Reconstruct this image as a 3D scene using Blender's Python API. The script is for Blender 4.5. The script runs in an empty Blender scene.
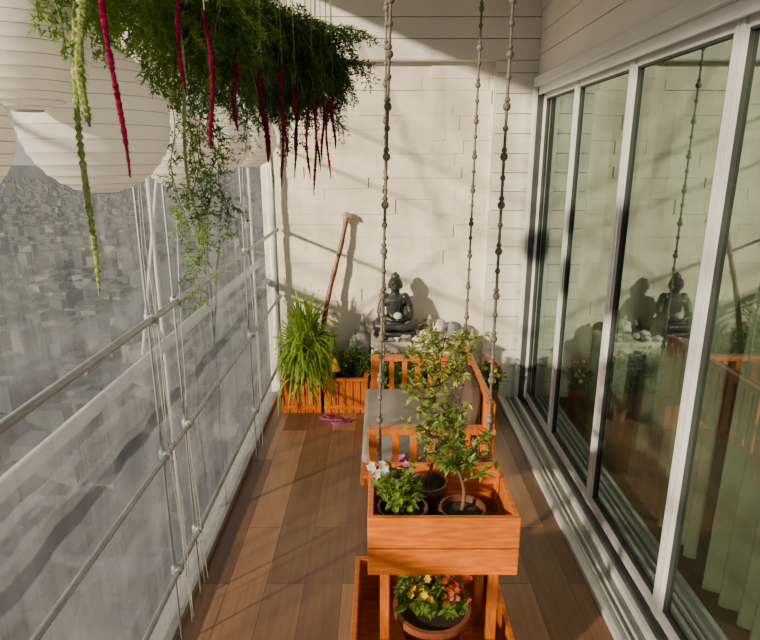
import bpy, math, random
from mathutils import Vector, Matrix, noise, Euler
R = random.Random(7)
SC = bpy.context.scene
COL = SC.collection

# ---------------------------------------------------------------- materials
def nmat(name, col, rough=0.5, metal=0.0, col2=None, nscale=8.0, bump=0.0, bscale=60.0, spec=0.5, transl=0.0, stretch=None, detail=4):
    m = bpy.data.materials.new(name); m.use_nodes = True
    nt = m.node_tree; N = nt.nodes; L = nt.links
    b = N['Principled BSDF']; out = N['Material Output']
    b.inputs['Roughness'].default_value = rough
    b.inputs['Metallic'].default_value = metal
    b.inputs['Specular IOR Level'].default_value = spec
    tc = N.new('ShaderNodeTexCoord'); mp = N.new('ShaderNodeMapping')
    L.new(tc.outputs['Object'], mp.inputs['Vector'])
    if stretch: mp.inputs['Scale'].default_value = stretch
    nz = N.new('ShaderNodeTexNoise'); nz.inputs['Scale'].default_value = nscale; nz.inputs['Detail'].default_value = detail
    L.new(mp.outputs['Vector'], nz.inputs['Vector'])
    cr = N.new('ShaderNodeValToRGB')
    c2 = col2 if col2 else tuple(c*0.8 for c in col)
    cr.color_ramp.elements[0].position = 0.35; cr.color_ramp.elements[1].position = 0.65
    cr.color_ramp.elements[0].color = (*c2, 1); cr.color_ramp.elements[1].color = (*col, 1)
    L.new(nz.outputs['Fac'], cr.inputs['Fac']); L.new(cr.outputs['Color'], b.inputs['Base Color'])
    if bump > 0:
        n2 = N.new('ShaderNodeTexNoise'); n2.inputs['Scale'].default_value = bscale; n2.inputs['Detail'].default_value = 3
        L.new(mp.outputs['Vector'], n2.inputs['Vector'])
        bp = N.new('ShaderNodeBump'); bp.inputs['Strength'].default_value = bump; bp.inputs['Distance'].default_value = 0.004
        L.new(n2.outputs['Fac'], bp.inputs['Height']); L.new(bp.outputs['Normal'], b.inputs['Normal'])
    if transl > 0:
        tr = N.new('ShaderNodeBsdfTranslucent'); L.new(cr.outputs['Color'], tr.inputs['Color'])
        mx = N.new('ShaderNodeMixShader'); mx.inputs['Fac'].default_value = transl
        L.new(b.outputs[0], mx.inputs[1]); L.new(tr.outputs[0], mx.inputs[2]); L.new(mx.outputs[0], out.inputs['Surface'])
    return m

M = {}
M['white_wall'] = nmat('white_painted_siding', (0.75,0.73,0.67), 0.5, col2=(0.69,0.67,0.61), nscale=3, bump=0.15, bscale=90)
M['stone_wall'] = nmat('white_stone_cladding', (0.80,0.755,0.655), 0.65, col2=(0.71,0.665,0.565), nscale=5, bump=0.6, bscale=50)
M['dark_gap'] = nmat('shadow_gap', (0.50,0.48,0.43), 0.9)
M['alu'] = nmat('white_aluminium', (0.69,0.70,0.72), 0.35, 0.0, col2=(0.64,0.65,0.67), nscale=2)
M['alu_dark'] = nmat('grey_aluminium_track', (0.30,0.31,0.32), 0.35, 0.6, col2=(0.24,0.25,0.26))
M['seal'] = nmat('dark_seal', (0.05,0.055,0.055), 0.6)
M['steel'] = nmat('galvanised_steel', (0.42,0.45,0.49), 0.45, 0.3, col2=(0.33,0.36,0.40), nscale=15)
M['orange'] = nmat('orange_stained_wood', (0.66,0.18,0.016), 0.36, col2=(0.46,0.10,0.009), nscale=9, stretch=(1.2,8,8), bump=0.1)
M['orange_v'] = nmat('orange_stained_wood_upright', (0.62,0.17,0.016), 0.4, col2=(0.42,0.095,0.009), nscale=9, stretch=(8,8,1.2), bump=0.1)
M['soil'] = nmat('dark_soil', (0.035,0.022,0.014), 0.95, bump=1, bscale=120)
M['terracotta'] = nmat('terracotta', (0.34,0.10,0.045), 0.65, col2=(0.25,0.07,0.03), nscale=14)
M['brownpot'] = nmat('brown_plastic_pot', (0.15,0.05,0.03), 0.4, col2=(0.10,0.033,0.02))
M['fern_sunlit'] = nmat('sunlit_fern_needles', (0.26,0.40,0.05), 0.6, col2=(0.10,0.20,0.025), nscale=14, transl=0.4)  # sunlight put into the colour: light copy of the fern needles
M['fern_mid'] = nmat('mid_green_needles', (0.15,0.27,0.03), 0.6, col2=(0.05,0.12,0.016), nscale=14, transl=0.35)  # needle tone set between the sunlit and shaded copies
M['fern_shaded'] = nmat('shaded_fern_needles', (0.06,0.125,0.016), 0.6, col2=(0.016,0.042,0.008), nscale=14, transl=0.25)  # shade put into the colour: dark copy of the same needles
M['grass'] = nmat('lime_green_blades', (0.42,0.56,0.07), 0.5, col2=(0.20,0.35,0.035), nscale=16, transl=0.4)
M['leaf'] = nmat('green_leaf', (0.24,0.34,0.05), 0.4, col2=(0.09,0.17,0.025), nscale=20, transl=0.35)
M['leaf_yellow'] = nmat('yellowish_green_leaf', (0.36,0.41,0.08), 0.4, col2=(0.14,0.22,0.035), nscale=20, transl=0.35)
M['leaf_dark'] = nmat('dark_green_leaf', (0.10,0.22,0.03), 0.4, col2=(0.03,0.09,0.015), nscale=20, transl=0.25)
M['stem'] = nmat('brown_stem', (0.16,0.09,0.045), 0.7)
M['stem_green'] = nmat('green_stem', (0.18,0.24,0.06), 0.6)
M['amar_red'] = nmat('magenta_amaranth', (0.33,0.009,0.075), 0.9, col2=(0.12,0.004,0.03), nscale=110, transl=0.2, spec=0.1)
M['amar_dark'] = nmat('wine_amaranth', (0.19,0.010,0.050), 0.9, col2=(0.07,0.004,0.02), nscale=110, transl=0.2, spec=0.1)
M['amar_green'] = nmat('pale_green_amaranth', (0.48,0.56,0.22), 0.85, col2=(0.24,0.32,0.09), nscale=110, transl=0.25, spec=0.1)
M['cord'] = nmat('white_cord', (0.46,0.45,0.43), 0.8)
M['rope'] = nmat('grey_brown_rope', (0.19,0.17,0.145), 0.6, col2=(0.10,0.085,0.075), nscale=90)
M['black_stone'] = nmat('black_carved_stone', (0.045,0.048,0.052), 0.42, col2=(0.022,0.024,0.027), nscale=25, bump=0.5, bscale=90)
M['white_stone'] = nmat('white_pebble', (0.70,0.68,0.64), 0.6, col2=(0.50,0.49,0.46), nscale=14)
M['grey_stone'] = nmat('grey_rock', (0.30,0.30,0.30), 0.75, col2=(0.18,0.18,0.18), nscale=14)
M['cushion'] = nmat('grey_beige_cushion', (0.31,0.30,0.28), 0.9, col2=(0.27,0.26,0.24), nscale=5, bump=0.1, bscale=250)
M['brown_cush'] = nmat('dark_brown_cushion', (0.085,0.052,0.04), 0.85, col2=(0.055,0.034,0.028), nscale=8, bump=0.3, bscale=200)
M['yellow'] = nmat('yellow_petal', (0.85,0.55,0.02), 0.5, transl=0.2)
M['white_petal'] = nmat('white_petal', (0.85,0.83,0.80), 0.5, transl=0.2)
M['pink'] = nmat('pink_petal', (0.55,0.09,0.32), 0.5, transl=0.2)
M['red'] = nmat('red_petal', (0.60,0.06,0.02), 0.5, transl=0.2)
M['purple'] = nmat('purple_rubber', (0.28,0.05,0.16), 0.5)
M['tan'] = nmat('carved_tan_wood', (0.48,0.38,0.20), 0.5, col2=(0.32,0.22,0.10), nscale=20)
M['brownwood'] = nmat('dark_brown_staff_wood', (0.20,0.075,0.03), 0.4, col2=(0.11,0.04,0.018), nscale=20)
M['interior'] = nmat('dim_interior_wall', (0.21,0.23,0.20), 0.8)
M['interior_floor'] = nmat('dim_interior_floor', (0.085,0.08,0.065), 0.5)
M['curtain'] = nmat('pale_green_curtain', (0.46,0.52,0.42), 0.9, transl=0.3)
M['concrete'] = nmat('slab_concrete', (0.30,0.30,0.29), 0.9, bump=0.3)
M['outer_tube'] = nmat('weathered_grey_tube', (0.46,0.47,0.48), 0.6)
M['sill'] = nmat('grey_sill', (0.24,0.24,0.24), 0.6)
M['wire'] = nmat('rib_wire', (0.50,0.48,0.45), 0.6)

def paper():
    m = bpy.data.materials.new('white_rice_paper'); m.use_nodes = True
    nt = m.node_tree; N = nt.nodes; L = nt.links
    b = N['Principled BSDF']; out = N['Material Output']
    b.inputs['Roughness'].default_value = 0.85
    tc = N.new('ShaderNodeTexCoord'); nz = N.new('ShaderNodeTexNoise'); nz.inputs['Scale'].default_value = 25
    L.new(tc.outputs['Object'], nz.inputs['Vector'])
    cr = N.new('ShaderNodeValToRGB'); cr.color_ramp.elements[0].color = (0.88,0.87,0.86,1); cr.color_ramp.elements[1].color = (0.95,0.94,0.93,1)
    L.new(nz.outputs['Fac'], cr.inputs['Fac']); L.new(cr.outputs['Color'], b.inputs['Base Color'])
    tr = N.new('ShaderNodeBsdfTranslucent'); tr.inputs['Color'].default_value = (0.97,0.96,0.94,1)
    mx = N.new('ShaderNodeMixShader'); mx.inputs['Fac'].default_value = 0.5
    L.new(b.outputs[0], mx.inputs[1]); L.new(tr.outputs[0], mx.inputs[2]); L.new(mx.outputs[0], out.inputs['Surface'])
    return m
M['paper'] = paper()
def glow():
    m = bpy.data.materials.new('warm_bulb'); m.use_nodes = True
    b = m.node_tree.nodes['Principled BSDF']; b.inputs['Base Color'].default_value=(1,.7,.4,1)
    b.inputs['Emission Color'].default_value=(1,.6,.25,1); b.inputs['Emission Strength'].default_value=6
    return m
M['bulb'] = glow()

def film(name, base, var, dc, tcx):
    m = bpy.data.materials.new(name); m.use_nodes = True
    nt = m.node_tree; N = nt.nodes; L = nt.links
    N.remove(N['Principled BSDF']); out = N['Material Output']
    tc = N.new('ShaderNodeTexCoord'); mp = N.new('ShaderNodeMapping')
    mp.inputs['Scale'].default_value = (1, 0.55, 1.9); mp.inputs['Rotation'].default_value = (math.radians(-32),0,0)
    L.new(tc.outputs['Object'], mp.inputs['Vector'])
    nz = N.new('ShaderNodeTexNoise'); nz.inputs['Scale'].default_value = 1.6; nz.inputs['Detail'].default_value = 8; nz.inputs['Distortion'].default_value = 1.6
    L.new(mp.outputs['Vector'], nz.inputs['Vector'])
    # vertical creases
    m2p = N.new('ShaderNodeMapping'); m2p.inputs['Scale'].default_value = (1, 7.0, 0.5)
    L.new(tc.outputs['Object'], m2p.inputs['Vector'])
    n2 = N.new('ShaderNodeTexNoise'); n2.inputs['Scale'].default_value = 1.6; n2.inputs['Detail'].default_value = 4; n2.inputs['Distortion'].default_value = 0.5
    L.new(m2p.outputs['Vector'], n2.inputs['Vector'])
    av = N.new('ShaderNodeMath'); av.operation='MULTIPLY_ADD'; av.inputs[1].default_value=0.4
    sc = N.new('ShaderNodeMath'); sc.operation='MULTIPLY'; sc.inputs[1].default_value=0.6
    L.new(nz.outputs['Fac'], sc.inputs[0]); L.new(n2.outputs['Fac'], av.inputs[0]); L.new(sc.outputs[0], av.inputs[2])
    mr = N.new('ShaderNodeMapRange'); mr.inputs['From Min'].default_value = 0.40; mr.inputs['From Max'].default_value = 0.63
    mr.inputs['To Min'].default_value = base; mr.inputs['To Max'].default_value = base+var
    L.new(av.outputs[0], mr.inputs['Value'])
    tp = N.new('ShaderNodeBsdfTransparent'); tp.inputs['Color'].default_value = (0.97,0.97,0.98,1)
    df = N.new('ShaderNodeBsdfDiffuse'); df.inputs['Color'].default_value = dc
    tr = N.new('ShaderNodeBsdfTranslucent'); tr.inputs['Color'].default_value = tcx
    gl = N.new('ShaderNodeBsdfGlossy'); gl.inputs['Roughness'].default_value = 0.28
    bp = N.new('ShaderNodeBump'); bp.inputs['Strength'].default_value = 0.8; bp.inputs['Distance'].default_value = 0.05
    L.new(av.outputs[0], bp.inputs['Height']); L.new(bp.outputs['Normal'], gl.inputs['Normal']); L.new(bp.outputs['Normal'], df.inputs['Normal']); L.new(bp.outputs['Normal'], tr.inputs['Normal'])
    m1 = N.new('ShaderNodeMixShader'); m1.inputs['Fac'].default_value = 0.5
    L.new(df.outputs[0], m1.inputs[1]); L.new(tr.outputs[0], m1.inputs[2])
    m2 = N.new('ShaderNodeMixShader'); m2.inputs['Fac'].default_value = 0.12
    L.new(m1.outputs[0], m2.inputs[1]); L.new(gl.outputs[0], m2.inputs[2])
    m3 = N.new('ShaderNodeMixShader'); L.new(mr.outputs[0], m3.inputs['Fac'])
    L.new(tp.outputs[0], m3.inputs[1]); L.new(m2.outputs[0], m3.inputs[2]); L.new(m3.outputs[0], out.inputs['Surface'])
    return m
M['film'] = film('clear_plastic_film', 0.34, 0.30, (0.36,0.38,0.42,1), (0.21,0.23,0.27,1))
M['film2'] = film('cloudy_plastic_film', 0.10, 0.45, (0.36,0.37,0.40,1), (0.19,0.21,0.24,1))

def glass():
    m = bpy.data.materials.new('door_glass'); m.use_nodes = True
    nt = m.node_tree; N = nt.nodes; L = nt.links
    N.remove(N['Principled BSDF']); out = N['Material Output']
    tp = N.new('ShaderNodeBsdfTransparent'); tp.inputs['Color'].default_value = (0.68,0.77,0.70,1)
    gl = N.new('ShaderNodeBsdfGlossy'); gl.inputs['Roughness'].default_value = 0.02; gl.inputs['Color'].default_value = (0.38,0.46,0.42,1)
    hz = N.new('ShaderNodeBsdfDiffuse'); hz.inputs['Color'].default_value = (0.30,0.34,0.30,1)
    fr = N.new('ShaderNodeFresnel'); fr.inputs['IOR'].default_value = 1.5
    ma = N.new('ShaderNodeMath'); ma.operation = 'MULTIPLY_ADD'; ma.inputs[1].default_value = 0.65; ma.inputs[2].default_value = 0.055; ma.use_clamp = True
    L.new(fr.outputs[0], ma.inputs[0])
    m0 = N.new('ShaderNodeMixShader'); m0.inputs['Fac'].default_value = 0.06
    L.new(tp.outputs[0], m0.inputs[1]); L.new(hz.outputs[0], m0.inputs[2])
    mx = N.new('ShaderNodeMixShader'); L.new(ma.outputs[0], mx.inputs['Fac'])
    L.new(m0.outputs[0], mx.inputs[1]); L.new(gl.outputs[0], mx.inputs[2]); L.new(mx.outputs[0], out.inputs['Surface'])
    return m
M['glass'] = glass()

def planks():
    m = bpy.data.materials.new('brown_wood_planks'); m.use_nodes = True
    nt = m.node_tree; N = nt.nodes; L = nt.links
    b = N['Principled BSDF']; b.inputs['Roughness'].default_value = 0.33
    tc = N.new('ShaderNodeTexCoord'); mp = N.new('ShaderNodeMapping'); mp.inputs['Rotation'].default_value = (0,0,math.radians(90))
    L.new(tc.outputs['Object'], mp.inputs['Vector'])
    br = N.new('ShaderNodeTexBrick'); br.offset = 0.37
    br.inputs['Scale'].default_value = 1.0; br.inputs['Brick Width'].default_value = 1.1; br.inputs['Row Height'].default_value = 0.165
    br.inputs['Mortar Size'].default_value = 0.0016; br.inputs['Mortar'].default_value = (0.07,0.040,0.024,1)
    br.inputs['Color1'].default_value = (0.32,0.180,0.098,1); br.inputs['Color2'].default_value = (0.135,0.070,0.038,1); br.inputs['Bias'].default_value = 0.0
    L.new(mp.outputs['Vector'], br.inputs['Vector'])
    m2 = N.new('ShaderNodeMapping'); m2.inputs['Scale'].default_value = (26,1.6,1)
    L.new(tc.outputs['Object'], m2.inputs['Vector'])
    nz = N.new('ShaderNodeTexNoise'); nz.inputs['Scale'].default_value = 2; nz.inputs['Detail'].default_value = 6
    L.new(m2.outputs['Vector'], nz.inputs['Vector'])
    mr = N.new('ShaderNodeMapRange'); mr.inputs['To Min'].default_value = 0.6; mr.inputs['To Max'].default_value = 1.4
    L.new(nz.outputs['Fac'], mr.inputs['Value'])
    vm = N.new('ShaderNodeVectorMath'); vm.operation = 'SCALE'
    L.new(br.outputs['Color'], vm.inputs[0]); L.new(mr.outputs[0], vm.inputs['Scale']); L.new(vm.outputs[0], b.inputs['Base Color'])
    bp = N.new('ShaderNodeBump'); bp.inputs['Strength'].default_value = 0.2; bp.inputs['Distance'].default_value = 0.002; bp.invert = True
    L.new(br.outputs['Fac'], bp.inputs['Height']); L.new(bp.outputs['Normal'], b.inputs['Normal'])
    return m
M['planks'] = planks()

def citymat():
    m = bpy.data.materials.new('hazy_city_blocks'); m.use_nodes = True
    nt = m.node_tree; N = nt.nodes; L = nt.links
    b = N['Principled BSDF']; b.inputs['Roughness'].default_value = 1.0; b.inputs['Specular IOR Level'].default_value = 0
    tc = N.new('ShaderNodeTexCoord'); vo = N.new('ShaderNodeTexVoronoi'); vo.inputs['Scale'].default_value = 0.11
    L.new(tc.outputs['Object'], vo.inputs['Vector'])
    cr = N.new('ShaderNodeValToRGB'); e = cr.color_ramp.elements
    e[0].position = 0.1; e[0].color = (0.036,0.042,0.050,1); e[1].position = 0.97; e[1].color = (0.13,0.13,0.135,1)
    x = e.new(0.8); x.color = (0.046,0.053,0.062,1)
    sp = N.new('ShaderNodeSeparateColor'); L.new(vo.outputs['Color'], sp.inputs[0]); L.new(sp.outputs[0], cr.inputs['Fac'])
    L.new(cr.outputs['Color'], b.inputs['Base Color'])
    return m
M['city'] = citymat()

# ---------------------------------------------------------------- mesh builder
class MB:
    def __init__(s): s.v=[]; s.f=[]; s.m=[]
    def box(s,x0,x1,y0,y1,z0,z1,m=0):
        n=len(s.v)
        s.v+=[(x0,y0,z0),(x1,y0,z0),(x1,y1,z0),(x0,y1,z0),(x0,y0,z1),(x1,y0,z1),(x1,y1,z1),(x0,y1,z1)]
        for q in ((0,3,2,1),(4,5,6,7),(0,1,5,4),(1,2,6,5),(2,3,7,6),(3,0,4,7)):
            s.f.append(tuple(n+i for i in q)); s.m.append(m)
    def tube(s,pts,r,n=8,m=0,cap=True):
        pts=[Vector(p) for p in pts]; k=len(pts)
        rr=[r]*k if not hasattr(r,'__len__') else r
        T=[]
        for i in range(k):
            a=pts[max(i-1,0)]; b=pts[min(i+1,k-1)]; d=b-a
            T.append(d.normalized() if d.length>1e-9 else Vector((0,0,1)))
        ref=Vector((1,0,0)) if abs(T[0].x)<0.9 else Vector((0,1,0))
        N_=(ref-T[0]*ref.dot(T[0])).normalized(); base=len(s.v)
        for i in range(k):
            N_=(N_-T[i]*N_.dot(T[i])).normalized(); B=T[i].cross(N_)
            for j in range(n):
                a=2*math.pi*j/n; p=pts[i]+(N_*math.cos(a)+B*math.sin(a))*rr[i]; s.v.append(tuple(p))
        for i in range(k-1):
            for j in range(n):
                a=base+i*n+j; b=base+i*n+(j+1)%n
                s.f.append((a,b,b+n,a+n)); s.m.append(m)
        if cap:
            s.f.append(tuple(base+j for j in range(n))[::-1]); s.m.append(m)
            s.f.append(tuple(base+(k-1)*n+j for j in range(n))); s.m.append(m)
    def lathe(s,prof,c,n=24,m=0):
        base=len(s.v); k=len(prof)
        for (r,z) in prof:
            for j in range(n):
                a=2*math.pi*j/n; s.v.append((c[0]+r*math.cos(a),c[1]+r*math.sin(a),c[2]+z))
        for i in range(k-1):
            for j in range(n):
                a=base+i*n+j; b=base+i*n+(j+1)%n
                s.f.append((a,b,b+n,a+n)); s.m.append(m)
    def ell(s,c,r,n=14,k=9,m=0,rot=None,jit=0):
        base=len(s.v); c=Vector(c)
        if not hasattr(r,'__len__'): r=(r,r,r)
        def put(p):
            p=Vector(p)
            if jit: p*=1+jit*noise.noise(p*1.7+c*30)
            p=Vector((p.x*r[0],p.y*r[1],p.z*r[2]))
            if rot is not None: p=rot@p
            s.v.append(tuple(c+p))
        put((0,0,-1))
        for i in range(1,k):
            ph=-math.pi/2+math.pi*i/k
            for j in range(n):
                a=2*math.pi*j/n; put((math.cos(ph)*math.cos(a),math.cos(ph)*math.sin(a),math.sin(ph)))
        put((0,0,1)); top=len(s.v)-1
        for j in range(n):
            s.f.append((base,base+1+(j+1)%n,base+1+j)); s.m.append(m)
            for i in range(k-2):
                a=base+1+i*n+j; b=base+1+i*n+(j+1)%n
                s.f.append((a,b,b+n,a+n)); s.m.append(m)
            q=base+1+(k-2)*n
            s.f.append((q+j,q+(j+1)%n,top)); s.m.append(m)
    def leaf(s,p,d,l,w,m=0,up=None,fold=0.15,curl=0.1):
        p=Vector(p); d=Vector(d).normalized(); u=Vector(up) if up else Vector((R.uniform(-.5,.5),R.uniform(-.5,.5),1))
        sd=d.cross(u)
        if sd.length<1e-4: sd=d.cross(Vector((1,0,0)))
        sd.normalize(); nn=sd.cross(d)
        n=len(s.v)
        mid=p+d*l*0.45
        for q in (p, mid-sd*w/2+nn*w*fold, mid, mid+sd*w/2+nn*w*fold, p+d*l-nn*l*curl): s.v.append(tuple(q))
        for q in ((n,n+2,n+1),(n,n+3,n+2),(n+1,n+2,n+4),(n+2,n+3,n+4)): s.f.append(q); s.m.append(m)
    def tri(s,a,b,c,m=0):
        n=len(s.v); s.v+=[tuple(a),tuple(b),tuple(c)]; s.f.append((n,n+1,n+2)); s.m.append(m)
    def strip(s,pts,w,side,m=0):
        n=len(s.v)
        for p,ww in zip(pts,w):
            s.v.append(tuple(p-side*ww/2)); s.v.append(tuple(p+side*ww/2))
        for i in range(len(pts)-1):
            a=n+2*i; s.f.append((a,a+1,a+3,a+2)); s.m.append(m)
    def build(s,name,mats,parent=None,smooth=False,label=None,cat=None,bevel=0,kind=None,group=None,origin=None):
        xs=[p[0] for p in s.v]; ys=[p[1] for p in s.v]; zs=[p[2] for p in s.v]
        o=Vector(origin) if origin is not None else Vector(((min(xs)+max(xs))/2,(min(ys)+max(ys))/2,min(zs)))
        me=bpy.data.meshes.new(name)
        me.from_pydata([(p[0]-o.x,p[1]-o.y,p[2]-o.z) for p in s.v],[],s.f)
        if not hasattr(mats,'__len__'): mats=[mats]
        for mm in mats: me.materials.append(mm)
        me.polygons.foreach_set('material_index',s.m)
        if smooth: me.polygons.foreach_set('use_smooth',[True]*len(s.f))
        me.update()
        ob=bpy.data.objects.new(name,me); COL.objects.link(ob); ob.location=o
        if bevel:
            md=ob.modifiers.new('bevel','BEVEL'); md.width=bevel; md.segments=2; md.limit_method='ANGLE'
        if parent is not None:
            ob.parent=parent; ob.matrix_parent_inverse=Matrix.Translation(-Vector(parent.location))
        if label: ob['label']=label
        if cat: ob['category']=cat
        if kind: ob['kind']=kind
        if group: ob['group']=group
        return ob
def top(name,loc,label,cat,group=None):
    e=bpy.data.objects.new(name,None); COL.objects.link(e); e.location=loc; e.empty_display_size=0.05
    e['label']=label; e['category']=cat
    if group: e['group']=group
    return e

# ---------------------------------------------------------------- structure
WY=4.35   # clad wall face
b=MB(); b.box(-0.80,0.90,-1.5,WY+0.02,-0.12,0.0)
fl=b.build('floor',M['planks'],kind='structure',label='brown wooden plank balcony floor',origin=(0,0,0))
b=MB(); b.box(-0.95,1.2,-1.5,4.9,-0.40,-0.12)
b.build('trim_1',M['concrete'],kind='structure',label='concrete balcony slab')
b=MB()
b.box(-0.85,1.3,-1.5,4.9,2.97,3.05)
for i in range(15):
    x=-0.84+i*0.14
    b.box(x,x+0.134,-1.5,4.28,2.955,2.972)
b.build('ceiling',M['white_wall'],kind='structure',label='white boarded ceiling')
b=MB()
b.box(-0.85,1.6,WY+0.015,4.75,0,2.97,1)
z=0.0; rr=random.Random(3)
while z<2.42:
    h=rr.choice([0.075,0.09,0.105]); h=min(h,2.43-z)
    if h<0.01: break
    x=-0.84+rr.uniform(-0.3,0)
    while x<0.78:
        w=rr.uniform(0.20,0.58); x1=min(x+w,0.785); x0=max(x,-0.84)
        if x1-x0>0.02:
            d=rr.choice([0,0.0025,0.005,0.0075])
            n=len(b.v); y0=WY-d; yb=WY+0.02; g=0.0018
            # block with chamfered face edges for soft joints
            b.v+=[(x0,y0+g,z),(x1,y0+g,z),(x1,y0+g,z+h),(x0,y0+g,z+h),(x0+g,y0,z+g),(x1-g,y0,z+g),(x1-g,y0,z+h-g),(x0+g,y0,z+h-g),(x0,yb,z),(x1,yb,z),(x1,yb,z+h),(x0,yb,z+h)]
            for q in ((4,5,6,7),(0,1,5,4),(1,2,6,5),(2,3,7,6),(3,0,4,7),(8,9,1,0),(9,10,2,1),(10,11,3,2),(11,8,0,3)):
                b.f.append(tuple(n+i for i in q)); b.m.append(0)
        x+=w
    z+=h
b.build('wall_back',[M['stone_wall'],M['white_wall']],kind='structure',label='cream white stacked-stone clad end wall')
b=MB()
b.box(-0.85,1.6,4.295,4.47,2.42,2.97,1)
z=2.42
while z<2.955:
    b.box(-0.85,1.10,4.28,4.296,z,min(z+0.126,2.955),0); z+=0.131
b.box(-0.85,1.10,4.285,WY+0.01,2.415,2.43,0)
b.build('trim_2',[M['white_wall'],M['dark_gap']],kind='structure',label='white boarded lintel beam',bevel=0.002)
b=MB()
b.box(0.785,1.6,4.295,4.47,0,2.41,1)
z=0.0
while z<2.40:
    b.box(0.775,1.13,4.28,4.296,z,min(z+0.126,2.412),0); z+=0.130
b.box(0.775,0.79,4.281,WY+0.01,0,2.412,0)
b.build('trim_3',[M['white_wall'],M['dark_gap']],kind='structure',label='white boarded pier beside the sliding doors',bevel=0.0015)
b=MB()
b.box(1.075,1.35,-1.5,4.28,2.305,2.97,1)
z=2.31
while z<2.955:
    b.box(1.06,1.078,-1.5,4.279,z,min(z+0.133,2.953),0); z+=0.138
b.build('wall_right',[M['white_wall'],M['dark_gap']],kind='structure',label='white horizontal siding above the sliding doors',bevel=0.002)
b=MB()
b.box(1.03,1.25,-1.5,4.279,2.245,2.305); b.box(1.06,1.075,-1.5,4.279,2.195,2.245); b.box(1.155,1.17,-1.5,4.279,2.195,2.245); b.box(1.235,1.25,-1.5,4.279,2.195,2.245)
b.build('trim_4',M['alu'],kind='structure',label='white aluminium sliding door header',bevel=0.003)
b=MB()
b.box(0.90,1.30,-1.5,4.279,-0.12,-0.005,1)
for x,h,w in ((0.905,0.022,0.022),(0.955,0.012,0.008),(0.985,0.012,0.008),(1.03,0.03,0.02),(1.155,0.02,0.012),(1.235,0.02,0.012)):
    b.box(x,x+w,-1.5,4.279,-0.005,h,0)
b.box(0.927,0.955,-1.5,4.279,-0.005,0.004,0)
b.build('trim_5',[M['alu'],M['alu_dark']],kind='structure',label='grey aluminium sliding door bottom track',bevel=0.001)
b=MB(); b.box(1.03,1.20,4.235,4.279,-0.005,2.245); b.box(1.055,1.20,4.225,4.235,0,2.24,1)
b.build('trim_6',[M['alu'],M['seal']],kind='structure',label='white aluminium door jamb',bevel=0.002)

def door(n,y0,y1,x):
    H=2.22
    b=MB(); w=0.05; t=0.034
    b.box(x,x+t,y0,y0+w,0.025,H); b.box(x,x+t,y1-w,y1,0.025,H)
    b.box(x,x+t,y0+w,y1-w,0.025,0.085); b.box(x,x+t,y0+w,y1-w,H-.05,H)
    b.box(x-0.006,x,y0+0.012,y0+w-0.012,0.03,H-.005)
    b.box(x-0.006,x,y1-w+0.012,y1-0.012,0.03,H-.005)
    d=b.build('door_%d'%n,M['alu'],kind='structure',label='white aluminium framed sliding glass door',bevel=0.002)
    g=MB()
    s=0.008
    g.box(x+0.004,x+t-0.004,y0+w,y0+w+s,0.085,H-.05); g.box(x+0.004,x+t-0.004,y1-w-s,y1-w,0.085,H-.05)
    g.box(x+0.004,x+t-0.004,y0+w,y1-w,0.085,0.085+s); g.box(x+0.004,x+t-0.004,y0+w,y1-w,H-.05-s,H-.05)
    g.build('seal',M['seal'],parent=d)
    g=MB(); xm=x+t/2
    g.v=[(xm,y0+w,0.09),(xm,y1-w,0.09),(xm,y1-w,H-.055),(xm,y0+w,H-.055)]; g.f=[(0,1,2,3)]; g.m=[0]
    g.build('glass',M['glass'],parent=d)
door(1,3.53,4.235,1.10)
door(2,2.77,3.55,1.10)
door(3,1.97,2.79,1.10)
door(4,1.17,1.99,1.10)
door(5,0.37,1.19,1.10)
door(6,-0.43,0.39,1.10)
door(7,-1.23,-0.41,1.10)

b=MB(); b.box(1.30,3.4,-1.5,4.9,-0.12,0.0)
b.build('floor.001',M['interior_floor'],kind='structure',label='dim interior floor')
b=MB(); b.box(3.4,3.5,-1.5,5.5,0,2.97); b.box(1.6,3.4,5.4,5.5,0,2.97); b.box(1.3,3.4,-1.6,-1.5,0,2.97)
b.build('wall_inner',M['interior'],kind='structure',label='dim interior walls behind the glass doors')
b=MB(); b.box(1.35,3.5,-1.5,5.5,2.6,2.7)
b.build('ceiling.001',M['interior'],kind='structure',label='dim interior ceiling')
def curtain(y0,y1,x,amp=0.03):
    b=MB(); n=int((y1-y0)*140); zs=[0.03,0.6,1.2,1.8,2.4,2.55]
    for i in range(n+1):
        y=y0+(y1-y0)*i/n
        for k,z in enumerate(zs):
            a=amp*(1.1-0.5*z/2.5)
            b.v.append((x+a*math.sin(y*58+0.4*math.sin(y*9)+z*.3)+0.015*math.sin(y*17),y,z))
    K=len(zs)
    for i in range(n):
        for k in range(K-1):
            a=i*K+k; b.f.append((a,a+K,a+K+1,a+1)); b.m.append(0)
    return b.build('curtain',M['curtain'],smooth=True,label='pale green sheer curtain hanging behind the glass door',cat='curtain')
curtain(1.7,3.0,1.42,0.035)
curtain(3.25,3.5,1.45,0.03)
b=MB(); b.tube([(1.45,0.2,2.57),(1.45,4.2,2.57)],0.012,10)
b.build('curtain_rod',M['alu_dark'],smooth=True,label='metal curtain rod inside the glass doors',cat='curtain rod')

b=MB(); b.box(-0.84,-0.785,-1.5,WY-0.03,0.0,0.035)
b.build('baseboard_left',M['sill'],kind='structure',label='grey balcony edge curb',bevel=0.004)

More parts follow.
